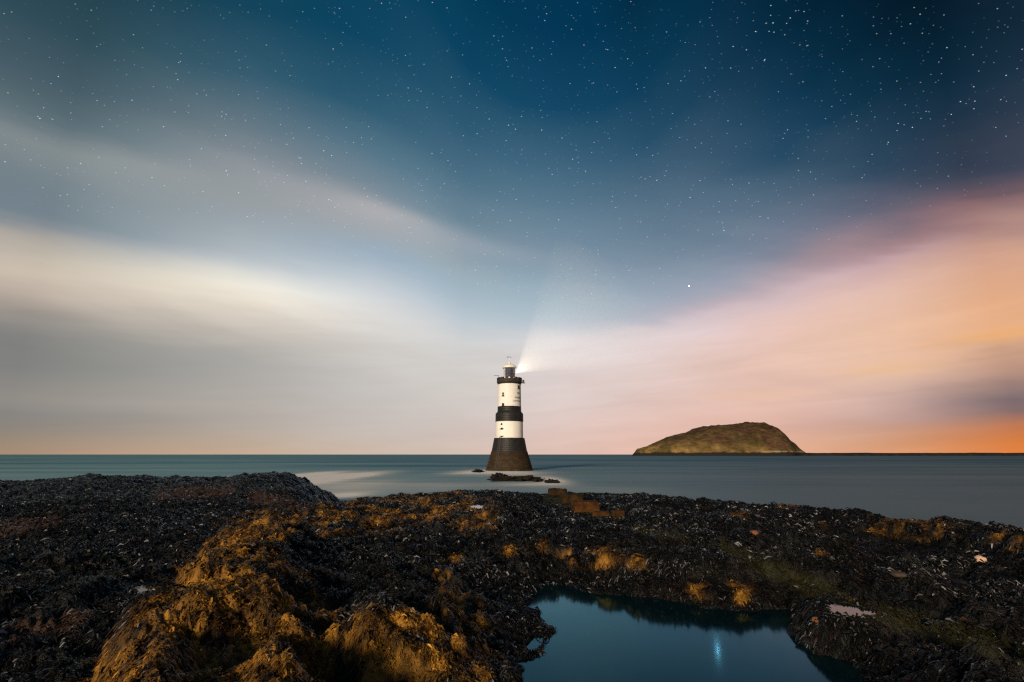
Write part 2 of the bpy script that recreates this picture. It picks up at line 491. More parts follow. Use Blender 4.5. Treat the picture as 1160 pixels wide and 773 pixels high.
def height(x, y, fine=True):
    z = smooth_height(x, y)
    r = np.hypot(x, y)
    wx = x + 0.35 * perlin(x * 0.7, y * 0.7, 21); wy = y + 0.35 * perlin(x * 0.7 + 9, y * 0.7, 22)
    nz = 0.13 * perlin(wx * 0.42, wy * 0.42, 1)
    lump = 1 - np.abs(perlin(wx * 1.05, wy * 1.05, 2)); nz = nz + 0.15 * (lump - 0.75)
    b2 = np.abs(perlin(wx * 2.4, wy * 2.4, 3)); nz = nz + 0.15 * (b2 - 0.3)
    nz = nz + 0.10 * blocks_noise(wx, wy, 0.9, 1, 12) + 0.05 * blocks_noise(x + 0.1 * perlin(x * 2, y * 2, 23), y, 0.36, 2, 12)
    # rock strata running down to the right
    ss = x * 0.35 + y * 0.94
    st = np.abs(perlin(ss * 1.25 + 0.3 * perlin(x * 0.3, y * 0.3, 31), (x * 0.94 - y * 0.35) * 0.16, 4))
    nz = nz + 0.16 * (0.3 - st) * sstep(2, 7, r)
    if fine:
        nz = nz + 0.12 * (np.abs(perlin(wx * 5.2, wy * 5.2, 7)) - 0.3)
        nz = nz + 0.055 * (np.abs(perlin(x * 11, y * 11, 8)) - 0.3)
        nz = nz + 0.035 * (np.abs(perlin(x * 19, y * 19, 10)) - 0.3)
        nz = nz + 0.02 * perlin(x * 24, y * 24, 9)
    az_ = np.arctan2(x, y)
    nz = nz + 0.16 * fbm(x * 0.22, y * 0.22, 3, 33) * sstep(20, 30, r)
    calm = 1 - 0.4 * sstep(12, 22, r) + 0.25 * sstep(26, 34, r)
    # the ledge steps down in a shelf that carries the squared blocks
    yy_ = np.array([14.0, 18.0, 19.6, 22.2, 24.5, 27.0]); pz_ = (590, 586, 580.5, 570.5, 561, 556)
    zs_ = np.array([at_dist(650, p_, q_)[2] for p_, q_ in zip(pz_, yy_)])
    bpx, bpy = to_px(x, y, z)
    fl = sstep(600, 618, bpx) * sstep(728, 708, bpx) * sstep(548, 556, bpy) * sstep(608, 592, bpy) * (y > 12) * sstep(26.2, 25.0, y)
    calm = calm * (1 - 0.8 * fl); z = z * (1 - fl) + (np.interp(y, yy_, zs_) - 0.03) * fl
    nz = nz * calm
    z = z + nz
    # pool
    d = poly_dist(x, y, POOL) + 0.13 * perlin(x * 2.1, y * 2.1, 41) + 0.08 * perlin(x * 6, y * 6, 42)
    ppx, ppy = to_px(x, y, np.full_like(x, POOL_Z))
    bw = 0.8 + 1.1 * sstep(690, 610, ppx) * sstep(655, 680, ppy)
    bank = sstep(-0.02, 1.0, d / bw)
    zo = np.maximum(z, POOL_Z + 0.06)
    zo = np.where(sstep(700, 760, ppx) > 0.5, np.minimum(zo, POOL_Z + 0.30 + 0.8 * np.maximum(d - 0.5, 0)), zo)
    z2 = np.where(d > 0, POOL_Z + 0.015 + (zo - POOL_Z) * bank + 0.5 * nz * sstep(0, 0.2, d) * (1 - bank), POOL_Z - 0.30 * sstep(0.0, -0.35, d) - 0.03)
    z = np.where(d < bw, z2, z)
    for P, zp in PUD:
        sc = max(0.12, (P[:, 0].max() - P[:, 0].min()) * 0.25)
        d = poly_dist(x, y, P) + sc * 0.5 * perlin(x * 3 / sc * 0.5, y * 3 / sc * 0.5, 43)
        z = np.where(d < sc * 3, np.where(d > 0, zp + 0.012 + (z - zp) * sstep(0, sc * 3, d), zp - 0.05), z)
    return z


GOLD = [([(300, 581), (345, 588), (335, 600), (302, 620), (330, 640), (380, 690), (378, 740), (365, 790), (80, 790), (112, 745), (150, 694), (205, 645), (235, 606), (268, 590)], 1.0),
        ([(400, 690), (450, 685), (500, 678), (515, 660), (545, 676), (552, 720), (562, 750), (556, 780), (400, 780), (392, 730)], 0.85),
        ([(330, 577), (385, 568), (430, 562), (520, 560), (562, 570), (556, 598), (480, 592), (420, 602), (360, 604)], 0.62)]
GSPOT = [(540, 594, 28, 11, .9), (520, 634, 14, 5, .9), (500, 640, 8, 4, .8), (575, 622, 10, 10, .7), (613, 619, 9, 9, .95), (642, 628, 14, 6, .9), (678, 634, 34, 13, 1.0), (660, 642, 10, 5, .8), (720, 640, 14, 8, .6),
         (812, 669, 42, 10, 1.0), (830, 680, 18, 6, .9), (1030, 598, 52, 13, .8), (1060, 606, 30, 8, .6), (1142, 612, 22, 10, .7), (840, 584, 18, 4, .7), (560, 648, 14, 5, .6), (430, 608, 12, 5, .7), (928, 597, 12, 5, .45),
         (500, 652, 12, 8, .5), (890, 574, 16, 4, .5), (935, 628, 18, 4, .4)]
GREEN = [((822, 622), (872, 640), 8), ((865, 640), (925, 668), 13), ((930, 664), (960, 680), 6), ((955, 690), (1010, 698), 10), ((1005, 700), (1070, 712), 13), ((1065, 716), (1160, 742), 14), ((720, 600), (770, 610), 5), ((620, 566), (650, 572), 6), ((650, 578), (700, 586), 4)]
BROWN = [((0, 720), (90, 700), 12), ((290, 565), (340, 575), 10), ((180, 560), (260, 556), 8), ((0, 600), (60, 590), 10)]


def seg_dist(px, py, a, b):
    ex, ey = b[0] - a[0], b[1] - a[1]
    t = np.clip(((px - a[0]) * ex + (py - a[1]) * ey) / (ex * ex + ey * ey), 0, 1)
    return np.hypot(px - a[0] - ex * t, py - a[1] - ey * t)


def weed_masks(x, y, z):
    """which weed grows where on the shore: golden wrack on the raised rock, green weed in seepage lines"""
    px, py = to_px(x, y, z)
    wob = 14 * perlin(x * 1.3, y * 1.3, 51) + 7 * perlin(x * 3.5, y * 3.5, 52)
    g = np.zeros_like(x)
    for P, s in GOLD:
        d = poly_dist(px, py, np.array(P, float)) + wob * 0.8
        patch = sstep(0.95 - s * 1.25, 1.15 - s * 1.1, 0.5 * fbm(x * 1.1, y * 1.1, 3, 53) + 0.35) if s < 0.95 else 1.0
        g = np.maximum(g, sstep(6, -8, d) * patch)
    for cx, cy, rx, ry, s in GSPOT:
        d = np.hypot((px - cx) / rx, (py - cy) / ry) + wob * 0.02
        g = np.maximum(g, s * sstep(1.15, 0.6, d) * sstep(-0.25, 0.15, perlin(x * 2.1 + 7, y * 2.1, 58) + 0.3 * perlin(x * 5, y * 5, 59)))
    hole = sstep(0.38, 0.62, 0.55 * fbm(x * 1.5 + 5, y * 1.5, 3, 57) + 0.22)
    g = g * (0.35 + 0.65 * sstep(-0.42, -0.02, perlin(x * 6.5, y * 6.5, 62) + 0.4 * perlin(x * 13, y * 13, 63)))
    g = g * (1 - 0.8 * hole) * (0.45 + 0.55 * sstep(-0.35, 0.1, perlin(x * 3.3, y * 3.3, 60)))
    gr = np.zeros_like(x); br = np.zeros_like(x)
    for a, b, wd in GREEN: gr = np.maximum(gr, sstep(1.3, 0.4, seg_dist(px, py, a, b) / wd + wob * 0.03))
    for a, b, wd in BROWN: br = np.maximum(br, sstep(1.3, 0.4, seg_dist(px, py, a, b) / wd + wob * 0.03))
    return g, gr, br


def shore_color(x, y, z):
    g, gr, br = weed_masks(x, y, z)
    t = np.clip(0.45 + 0.62 * fbm(x * 3.1, y * 3.1, 5, 61, 0.65), 0, 1)[:, None]
    black = np.array([0.0024, 0.0024, 0.0025]) * (1 - t) + np.array([0.0075, 0.0066, 0.0056]) * t
    gold = np.array([0.042, 0.018, 0.003]) * (1 - t) + np.array([0.56, 0.265, 0.034]) * t
    green = np.array([0.019, 0.018, 0.0045]) * np.ones_like(t)
    brown = np.array([0.055, 0.028, 0.018]) * np.ones_like(t)
    c = black
    c = c * (1 - br[:, None] * .8) + brown * br[:, None] * .8
    c = c * (1 - gr[:, None]) + green * gr[:, None]
    c = c * (1 - g[:, None]) + gold * g[:, None]
    return c, g, gr


def weed_material(name, rough, spec, bump=0.0):
    m, t, p = mat_new(name)
    a = t.new('ShaderNodeAttribute', attribute_name='tint')
    t.l.new(a.outputs['Color'], p.inputs['Base Color'])
    p.inputs['Roughness'].default_value = rough
    p.inputs['Specular IOR Level'].default_value = spec
    if bump:
        oc = t.new('ShaderNodeTexCoord').outputs['Object']
        n = t.m('ADD', t.noise(oc, 14, 8, 0.65), t.m('MULTIPLY', t.noise(oc, 60, 4, 0.6), 0.4))
        b = t.new('ShaderNodeBump'); b.inputs['Strength'].default_value = bump; b.inputs['Distance'].default_value = 0.05
        t.put(b.inputs['Height'], n); t.l.new(b.outputs[0], p.inputs['Normal'])
    return m


M_ROCK = weed_material('wet_weed_covered_rock', 0.42, 0.4, 1.0)
M_WEED = weed_material('wet_wrack', 0.42, 0.27)

# sheet of shore: finer near the viewer
NA, NR = 1150, 640
aa = np.concatenate([np.linspace(-1.25, -0.87, 60, endpoint=False), np.linspace(-0.87, 0.87, NA), np.linspace(0.87, 1.25, 61)[1:]])
rr = np.geomspace(2.4, 62, NR)
A2, R2 = np.meshgrid(aa, rr)
X = (R2 * np.sin(A2)).ravel(); Y = (R2 * np.cos(A2)).ravel()
Z = height(X, Y)
cols, _, _ = shore_color(X, Y, Z)
na, nr = len(aa), len(rr)
idx = np.arange(na * nr).reshape(nr, na)
F = np.stack([idx[:-1, :-1].ravel(), idx[:-1, 1:].ravel(), idx[1:, 1:].ravel(), idx[1:, :-1].ravel()], 1)
F = F[:, ::-1]
keep = Z[F].max(1) > -1.0
shore = link_np('rocky_shore', np.stack([X, Y, Z], 1), F[keep], M_ROCK, cols)
tag(shore, kind='structure')


# ------------------------------------------------------------------ sea and pools
def sea_material():
    m, t, p = mat_new('long_exposure_sea')
    pos = t.new('ShaderNodeNewGeometry').outputs['Position']
    x, y, z = t.sep(pos)
    n1 = t.m('ADD', t.m('MULTIPLY', t.noise(t.xyz(t.m('MULTIPLY', x, 0.006), t.m('MULTIPLY', y, 0.030), 0.0), 1.0, 5, 0.6, 0.4), 0.6),
             t.m('MULTIPLY', t.noise(t.xyz(t.m('MULTIPLY', x, 0.0012), t.m('MULTIPLY', y, 0.0045), 7.0), 1.0, 4, 0.6, 0.4), 0.4))
    n2 = t.noise(t.xyz(t.m('MULTIPLY', x, 0.05), t.m('MULTIPLY', y, 0.16), 2.0), 1.0, 5, 0.6, 0.3)
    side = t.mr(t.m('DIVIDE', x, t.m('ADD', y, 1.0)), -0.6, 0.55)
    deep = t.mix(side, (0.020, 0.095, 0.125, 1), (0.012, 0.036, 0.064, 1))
    lite_sheen = t.mix(side, (0.20, 0.32, 0.34, 1), (0.080, 0.092, 0.115, 1))
    near = t.mr(y, 300, 60)  # paler towards the shore: silvery sky sheen painted into the water colour
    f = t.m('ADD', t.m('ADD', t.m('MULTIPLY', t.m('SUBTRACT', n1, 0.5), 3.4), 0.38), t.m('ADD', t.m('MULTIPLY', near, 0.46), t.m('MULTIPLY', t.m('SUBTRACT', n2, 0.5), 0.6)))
    base = t.mix(t.mr(f, 0.1, 0.95), deep, lite_sheen)
    foam = None
    cx, cy = at_plane(372, 544, 0)
    spots = []
    for px, py, sx, sy, g in ((372, 542, 34, 7, 1.9), (345, 538, 26, 4, 1.5), (395, 551, 44, 8, .6), (385, 563, 26, 6, .9), (548, 534, 26, 2.2, 1.0), (585, 536, 34, 2.5, 1.0), (624, 544, 18, 4, 1.1), (600, 549, 30, 2, .5), (520, 536, 22, 2, .5), (540, 550, 90, 5, .25), (470, 552, 60, 8, .22), (700, 556, 60, 5, .15), (275, 539, 18, 1.5, .5)):
        X0, Y0 = at_plane(px, py, 0); X1, _ = at_plane(px + sx, py, 0); _, Y1 = at_plane(px, py - sy, 0)
        a = t.m('DIVIDE', t.m('SUBTRACT', x, X0), abs(X1 - X0)); b = t.m('DIVIDE', t.m('SUBTRACT', y, Y0), max(abs(Y1 - Y0), 1.5))
        q = t.m('ADD', t.m('MULTIPLY', a, a), t.m('MULTIPLY', b, b))
        e = t.m('MULTIPLY', t.m('EXPONENT', t.m('MULTIPLY', q, -1.0)), g)
        foam = e if foam is None else t.m('ADD', foam, e)
    foam = t.m('MULTIPLY', foam, t.mr(n2, 0.25, 0.75, 0.55, 1.35), clamp=True)
    colr = t.mix(foam, base, (0.95, 0.90, 0.87, 1))
    df = t.new('ShaderNodeBsdfDiffuse'); t.put(df.inputs[0], colr)
    gl = t.new('ShaderNodeBsdfGlossy'); gl.inputs['Roughness'].default_value = 0.55
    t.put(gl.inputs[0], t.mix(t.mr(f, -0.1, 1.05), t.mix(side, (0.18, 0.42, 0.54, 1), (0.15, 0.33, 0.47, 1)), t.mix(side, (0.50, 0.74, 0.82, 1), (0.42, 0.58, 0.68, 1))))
    mx = t.new('ShaderNodeMixShader'); t.put(mx.inputs[0], t.mr(foam, 0.0, 0.7, 0.34, 0.03))
    t.l.new(df.outputs[0], mx.inputs[1]); t.l.new(gl.outputs[0], mx.inputs[2])
    t.l.new(mx.outputs[0], t.n['Material Output'].inputs['Surface'])
    return m


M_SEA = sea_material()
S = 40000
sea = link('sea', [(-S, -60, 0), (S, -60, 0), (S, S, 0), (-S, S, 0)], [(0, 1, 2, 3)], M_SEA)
tag(sea, kind='structure')


def pool_material(name='still_pool_water', tint=(0.38, 0.80, 1.0, 1)):
    m, t, p = mat_new(name)
    oc = t.new('ShaderNodeTexCoord').outputs['Object']
    n = t.noise(oc, 2.2, 5, 0.6)
    df = t.new('ShaderNodeBsdfDiffuse'); t.put(df.inputs[0], t.mix(t.mr(n, 0.38, 0.62), (0.001, 0.010, 0.017, 1), (0.004, 0.014, 0.014, 1)))
    gl = t.new('ShaderNodeBsdfGlossy'); gl.inputs['Roughness'].default_value = 0.085; gl.inputs[0].default_value = tint
    fr = t.new('ShaderNodeFresnel'); fr.inputs[0].default_value = 1.36
    mx = t.new('ShaderNodeMixShader'); t.l.new(fr.outputs[0], mx.inputs[0]); t.l.new(df.outputs[0], mx.inputs[1]); t.l.new(gl.outputs[0], mx.inputs[2])
    t.l.new(mx.outputs[0], t.n['Material Output'].inputs['Surface'])
    return m


M_POOL = pool_material()
M_PUDDLE = pool_material('puddle_water', (0.95, 0.93, 0.95, 1))


def water_sheet(name, P, z, grow, mat):
    P = np.asarray(P); c = P.mean(0); Q = c + (P - c) * grow
    o = link(name, [(a[0], a[1], z) for a in Q], [tuple(range(len(Q)))], mat)
    me = o.data
    if me.polygons[0].normal.z < 0: me.flip_normals()
    return tag(o, kind='structure')


water_sheet('tide_pool', POOL, POOL_Z, 1.10, M_POOL)
for P, zp in PUD: water_sheet('puddle', P, zp, 1.35, M_PUDDLE)

# ------------------------------------------------------------------ seaweed: fronds lying on the rock
Zg = Z.reshape(nr, na)
def blur(G, k):
    for ax in (0, 1):
        acc = np.zeros_like(G)
        for q in range(-k, k + 1): acc += np.roll(G, q, axis=ax)
        G = acc / (2 * k + 1)
    return G
ZB = blur(Zg, 4)
STEP = math.log(62 / 2.4) / (NR - 1)
DZR = np.gradient(ZB, axis=0) / (rr[:, None] * STEP)
DZA = np.gradient(ZB, axis=1) / np.gradient(aa)[None, :] / rr[:, None]
CG, GG, _g = shore_color(X, Y, Z)
CG = CG.reshape(nr, na, 3); GG = GG.reshape(nr, na)


def fronds(N, r0, r1, seed, near_bias=1.0):
    g = np.random.default_rng(seed)
    fj = 60 + g.uniform(2, NA - 3, N)
    r = r0 * (r1 / r0) ** (g.uniform(0, 1, N) ** near_bias)
    fi = np.log(r / 2.4) / STEP
    i0 = np.clip(fi.astype(int), 0, nr - 2); j0 = fj.astype(int); ti = fi - i0; tj = fj - j0
    def samp(G): return (G[i0, j0] * (1 - ti) + G[i0 + 1, j0] * ti) * (1 - tj) + (G[i0, j0 + 1] * (1 - ti) + G[i0 + 1, j0 + 1] * ti) * tj
    az_ = aa[j0] * (1 - tj) + aa[j0 + 1] * tj
    x = r * np.sin(az_); y = r * np.cos(az_); z = samp(Zg)
    zr = np.clip(DZR[i0, j0], -3, 3); za = np.clip(DZA[i0, j0], -3, 3)
    gx = zr * np.sin(az_) + za * np.cos(az_); gy = zr * np.cos(az_) - za * np.sin(az_)
    d = poly_dist(x, y, POOL)
    bare = fbm(x * 0.8, y * 1.1, 3, 88)
    ok = (z > 0.25) & (g.uniform(0, 1, N) > 0.75 * sstep(0.15, 0.5, bare)) & ((d > 0.12) | (z > POOL_Z + 0.01))
    for P, zp in PUD: ok &= (poly_dist(x, y, P) > 0.02) | (z > zp + 0.01)
    x, y, z, gx, gy, r, i0, j0 = (q[ok] for q in (x, y, z, gx, gy, r, i0, j0))
    n = len(x)
    c, gold = CG[i0, j0].copy(), GG[i0, j0]
    slope = np.hypot(gx, gy) + 1e-6
    th = np.arctan2(-gy, -gx) + g.normal(0, 0.75, n) * np.clip(1.2 / (0.4 + slope), 0.5, 2.4)
    # a shared lay of the weed, so neighbouring fronds comb the same way
    lay = 3.0 * fbm(x * 0.6, y * 0.6, 2, 71) - 0.9
    mixl = g.uniform(0, 1, n) < 0.35
    th = np.where(mixl, lay + g.normal(0, 0.4, n), th)
    sc = np.clip(r / 6.5, 0.8, 4.0) ** 0.75
    Lb = np.exp(np.clip(g.normal(0, 0.4, n), -0.8, 0.75))
    big = (g.uniform(0, 1, n) < 0.03) & (gold < 0.4)
    L = np.where(big, 0.095, 0.043) * Lb * sc; W = L * np.where(big, 0.05, g.uniform(0.06, 0.14, n))
    L = np.where(gold > 0.4, L * 0.68, L); W = np.where(gold > 0.4, L * g.uniform(0.10, 0.22, n), W)
    th = np.where((gold > 0.4) & (g.uniform(0, 1, n) < 0.6), g.uniform(-3.14, 3.14, n), th)
    L = np.where(g.uniform(0, 1, n) < 0.3, L * 0.55, L)
    L = np.minimum(L, 0.16); W = np.minimum(W, 0.016)
    dx, dy = np.cos(th), np.sin(th)
    sx, sy = -dy, dx
    lift = g.uniform(0.03, 0.40, n) * L
    roll = g.normal(0, 0.7, n)
    P = []
    for k, (f, h, wd) in enumerate(((0.0, 0.0, 0.5), (0.5, 1.0, 1.0), (1.0, 0.2, 0.4))):
        bx = x + dx * L * f; by = y + dy * L * f
        bz = z + np.clip(gx * dx + gy * dy, -1.2, 0.45) * L * f * 0.9 + lift * h + 0.004
        for sgn in (-1, 1):
            P.append(np.stack([bx + sgn * sx * W * wd, by + sgn * sy * W * wd, bz + sgn * W * wd * roll], 1))
    V = np.stack(P, 1).reshape(-1, 3)
    b = np.arange(n) * 6
    Fq = np.concatenate([np.stack([b + 2 * k, b + 2 * k + 1, b + 2 * k + 3, b + 2 * k + 2], 1) for k in range(2)])
    # own colours: each frond its own shade, some pale for barnacles and painted-in wet glints
    jit = np.exp(g.normal(0, 0.35, n))[:, None]
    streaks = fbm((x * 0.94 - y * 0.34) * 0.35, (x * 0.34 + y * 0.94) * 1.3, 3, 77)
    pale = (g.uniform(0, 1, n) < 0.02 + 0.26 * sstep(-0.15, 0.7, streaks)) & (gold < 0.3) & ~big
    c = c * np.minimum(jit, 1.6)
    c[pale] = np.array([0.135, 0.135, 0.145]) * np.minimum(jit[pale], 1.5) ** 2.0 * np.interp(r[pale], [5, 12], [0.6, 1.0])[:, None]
    
    red = (g.uniform(0, 1, n) < 0.035) & (gold < 0.3) & ~pale
    c[red] = np.array([0.028, 0.012, 0.009]) * jit[red]
    return V, Fq, np.clip(np.repeat(c, 6, axis=0), 0, 0.6), gold, n


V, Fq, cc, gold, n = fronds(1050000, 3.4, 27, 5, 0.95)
gq = (gold > 0.4)[Fq[:, 0] // 6]
def sub(mask_f, name, label, cat):
    Fs = Fq[mask_f]; used = np.unique(Fs); mp = np.zeros(len(V), np.int64); mp[used] = np.arange(len(used))
    o = link_np(name, V[used], mp[Fs], M_WEED, cc[used], smooth=True)
    tag(o, label, cat, kind='stuff')
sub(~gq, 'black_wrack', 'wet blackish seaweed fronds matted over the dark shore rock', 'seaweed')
sub(gq, 'golden_wrack', 'golden brown seaweed clumps glowing in warm light on the raised rock', 'seaweed')
V2, Fq, cc, gold, n = fronds(110000, 26, 48, 6, 1.0)
V = V2
sub(np.ones(len(Fq), bool), 'far_wrack', 'dark seaweed covering the far low point at the left', 'seaweed')

# ------------------------------------------------------------------ distant land
def isl_profile(t):
    """outline of the island along its length, from the photograph: height in pixels over the waterline"""
    xs = [716, 718.5, 721, 722.5, 726, 731.7, 739.7, 755.5, 769, 783, 799, 819, 839, 846, 851, 858, 863, 866, 871, 878.5, 890, 900, 906, 911, 913]
    ys = [0, 3.0, 5.5, 8.2, 8.8, 10.2, 14.0, 20.9, 24.8, 27.9, 32.9, 35.1, 37.4, 37.9, 37.7, 36.6, 36.0, 34.0, 32.2, 28.0, 20.1, 13.8, 8.0, 4.4, 0]
    return np.interp(t, xs, ys)


ISL_Y = 1500.0
def island():
    upx = ISL_Y / 580.0 / CP * 0.975
    nu, nv_ = 230, 90
    us = np.linspace(716, 915, nu); vsn = np.linspace(-1, 1, nv_)
    U, Vv = np.meshgrid(us, vsn)
    lx = np.array([at_dist(u, 514, ISL_Y)[0] for u in us])
    Xi = np.tile(lx, (nv_, 1))
    prof = isl_profile(U) * upx * 0.945
    half = (8 + 130 * np.sqrt(np.clip(isl_profile(U) / 36, 0, 1))) * (1 - 0.72 * sstep(868, 908, U) * (Vv < 0)) * (1 - 0.4 * sstep(760, 722, U))
    Yi = ISL_Y + Vv * half
    cs = np.clip(1 - np.abs(Vv) ** 2.4, 0, 1)
    cs = np.where(Vv < 0, np.clip(1 - np.abs(Vv) ** 3.2, 0, 1) ** 0.8, cs)
    wob = fbm(Xi * 0.02, Yi * 0.02, 4, 81)
    Zi = prof * cs * (1 + 0.08 * wob * sstep(0.03, 0.25, np.abs(Vv))) + 0.8 * fbm(Xi * 0.06, Yi * 0.06, 3, 84) * np.clip(prof / 20, 0, 1)
    # sea cliff along the foot
    Zi = np.where(np.abs(Vv) > 0.995, -6, Zi)
    idx = np.arange(nu * nv_).reshape(nv_, nu)
    F = np.stack([idx[:-1, :-1].ravel(), idx[:-1, 1:].ravel(), idx[1:, 1:].ravel(), idx[1:, :-1].ravel()], 1)
    m, t, p = mat_new('island_turf_and_rock')
    pos = t.new('ShaderNodeNewGeometry').outputs['Position']; x, y, z = t.sep(pos)
    nb = t.noise(pos, 0.014, 6, 0.6, 0.5); ns = t.noise(t.vm('MULTIPLY', pos, (1, 1, 2.6)), 0.06, 6, 0.65)
    hi = t.mix(t.mr(nb, 0.42, 0.58), (0.082, 0.062, 0.022, 1), (0.090, 0.050, 0.030, 1))
    lo = t.mix(t.mr(nb, 0.45, 0.58), (0.23, 0.145, 0.055, 1), (0.095, 0.072, 0.026, 1))
    zz = t.m('ADD', z, t.m('MULTIPLY', t.m('SUBTRACT', ns, 0.5), 30))
    xr = t.mr(x, at_dist(790, 514, ISL_Y)[0], at_dist(870, 514, ISL_Y)[0], 0, 20)
    g = t.mix(t.mr(t.m('ADD', zz, xr), 18, 46), lo, hi)
    f = t.m('MULTIPLY', t.mr(ns, 0.35, 0.65, 0.5, 1.4), t.mr(t.noise(pos, 0.03, 4, 0.6), 0.35, 0.65, 0.7, 1.25))
    g = t.mix(1.0, g, t.xyz(f, f, f), 'MULTIPLY')
    rock = t.mr(t.m('ADD', z, t.m('MULTIPLY', t.m('SUBTRACT', ns, 0.5), 8)), 10.5, 7.5)
    g = t.mix(rock, g, (0.022, 0.020, 0.019, 1))
    tide = t.m('MULTIPLY', t.m('MULTIPLY', t.mr(z, 9.0, 10.5), t.mr(z, 14.0, 12.0)), t.m('MULTIPLY', t.mr(x, at_dist(825, 514, ISL_Y)[0], at_dist(850, 514, ISL_Y)[0]), t.mr(ns, 0.38, 0.5)))
    g = t.mix(tide, g, (0.30, 0.235, 0.18, 1))
    t.put(p.inputs['Base Color'], g); p.inputs['Roughness'].default_value = 0.95; p.inputs['Specular IOR Level'].default_value = 0.1
    b = t.new('ShaderNodeBump'); b.inputs['Strength'].default_value = 0.8; b.inputs['Distance'].default_value = 6
    t.put(b.inputs['Height'], ns); t.l.new(b.outputs[0], p.inputs['Normal'])
    o = link_np('island', np.stack([Xi.ravel(), Yi.ravel(), Zi.ravel()], 1), F, m)
    tag(o, kind='structure')


island()

# low dark reef running out to the right of the island
def reef():
    xs = np.linspace(at_dist(900, 514, 1500)[0], at_dist(1420, 514, 1500)[0], 260)
    V = []; F = []
    for i, x in enumerate(xs):
        yc = 1500 - 40 * (i / 260); h = 8.2 + 0.9 * float(perlin(np.array([x * 0.012]), np.array([0.5]), 91)[0]) + 0.3 * float(perlin(np.array([x * 0.06]), np.array([0.5]), 92)[0])
        for dy, z in ((-30, -2), (-24, h * 0.55), (-8, h), (25, h * 0.9), (45, -2)): V.append((x, yc + dy, z))
    for i in range(len(xs) - 1):
        for k in range(4):
            a = i * 5 + k; F.append((a, a + 5, a + 6, a + 1))
    o = link('reef_headland', V, F, simple('dark_reef_rock', (0.022, 0.02, 0.02), 0.9, 0.4, 0.05, spec=0.1)); tag(o, kind='structure')


reef()

# ------------------------------------------------------------------ the lighthouse
LH_D = 132.0
def lh_pt(px, py):
    return at_dist(px, py, LH_D)
AX = lh_pt(577.0, 500)[0]
def lz(py): return at_dist(577, py, LH_D)[2]
def lr(w, py):   # radius for a width in pixels at a row
    a = at_dist(577 - w / 2, py, LH_D)[0]; b = at_dist(577 + w / 2, py, LH_D)[0]; return (b - a) / 2


root = bpy.data.objects.new('lighthouse', None); C.objects.link(root)
root.location = (AX, LH_D, 0)
tag(root, 'black and white banded lighthouse with a stepped stone foot standing in the sea', 'lighthouse')


def lathe(name, prof, mat, seg=72, parent=root, cap=True, smooth=False, a0=0.0):
    V = []; F = []
    for r_, z_ in prof:
        for k in range(seg):
            a = 2 * math.pi * k / seg + a0; V.append((r_ * math.cos(a), r_ * math.sin(a), z_))
    for i in range(len(prof) - 1):
        for k in range(seg):
            k2 = (k + 1) % seg; F.append((i * seg + k, i * seg + k2, (i + 1) * seg + k2, (i + 1) * seg + k))
    if cap:
        F.append(tuple(range(seg))[::-1]); F.append(tuple((len(prof) - 1) * seg + k for k in range(seg)))
    return link(name, V, F, mat, parent, smooth)


def boxm(name, c, s, mat, parent=root, rz=0.0):
    V = [];
    for dz in (-1, 1):
        for dx, dy in ((-1, -1), (1, -1), (1, 1), (-1, 1)):
            x, y = dx * s[0] / 2, dy * s[1] / 2
            V.append((c[0] + x * math.cos(rz) - y * math.sin(rz), c[1] + x * math.sin(rz) + y * math.cos(rz), c[2] + dz * s[2] / 2))
    F = [(3, 2, 1, 0), (4, 5, 6, 7), (0, 1, 5, 4), (1, 2, 6, 5), (2, 3, 7, 6), (3, 0, 4, 7)]
    return link(name, V, F, mat, parent)


def courses_mat(name, col, course_h=0.42, wid=1.1, var=0.35, rough=0.8, joint=0.45, bmp=0.6):
    """painted or bare stone in courses; joints follow the round wall"""
    m, t, p = mat_new(name)
    oc = t.new('ShaderNodeTexCoord').outputs['Object']; x, y, z = t.sep(oc)
    ang = t.m('MULTIPLY', t.m('ARCTAN2', x, y), 4.6)
    br = t.new('ShaderNodeTexBrick'); t.put(br.inputs['Vector'], t.xyz(ang, z, 0))
    br.inputs['Scale'].default_value = 1.0; br.inputs['Brick Width'].default_value = wid; br.inputs['Row Height'].default_value = course_h
    br.inputs['Mortar Size'].default_value = 0.018; br.inputs['Mortar Smooth'].default_value = 0.3
    c1 = tuple(q * (1 + var) for q in col); c2 = tuple(q * (1 - var) for q in col); mo = tuple(q * joint for q in col)
    br.inputs['Color1'].default_value = (*c1, 1); br.inputs['Color2'].default_value = (*c2, 1); br.inputs['Mortar'].default_value = (*mo, 1)
    n = t.noise(t.vm('MULTIPLY', oc, (1, 1, 0.35)), 0.9, 6, 0.65)
    f = t.mr(n, 0.3, 0.72, 1 - var, 1 + var * 0.6)
    t.put(p.inputs['Base Color'], t.mix(1.0, br.outputs['Color'], t.xyz(f, f, f), 'MULTIPLY'))
    p.inputs['Roughness'].default_value = rough; p.inputs['Specular IOR Level'].default_value = 0.3
    b = t.new('ShaderNodeBump'); b.inputs['Strength'].default_value = bmp; b.inputs['Distance'].default_value = 0.05
    t.put(b.inputs['Height'], t.m('MULTIPLY', br.outputs['Fac'], -1.0)); t.l.new(b.outputs[0], p.inputs['Normal'])
    return m


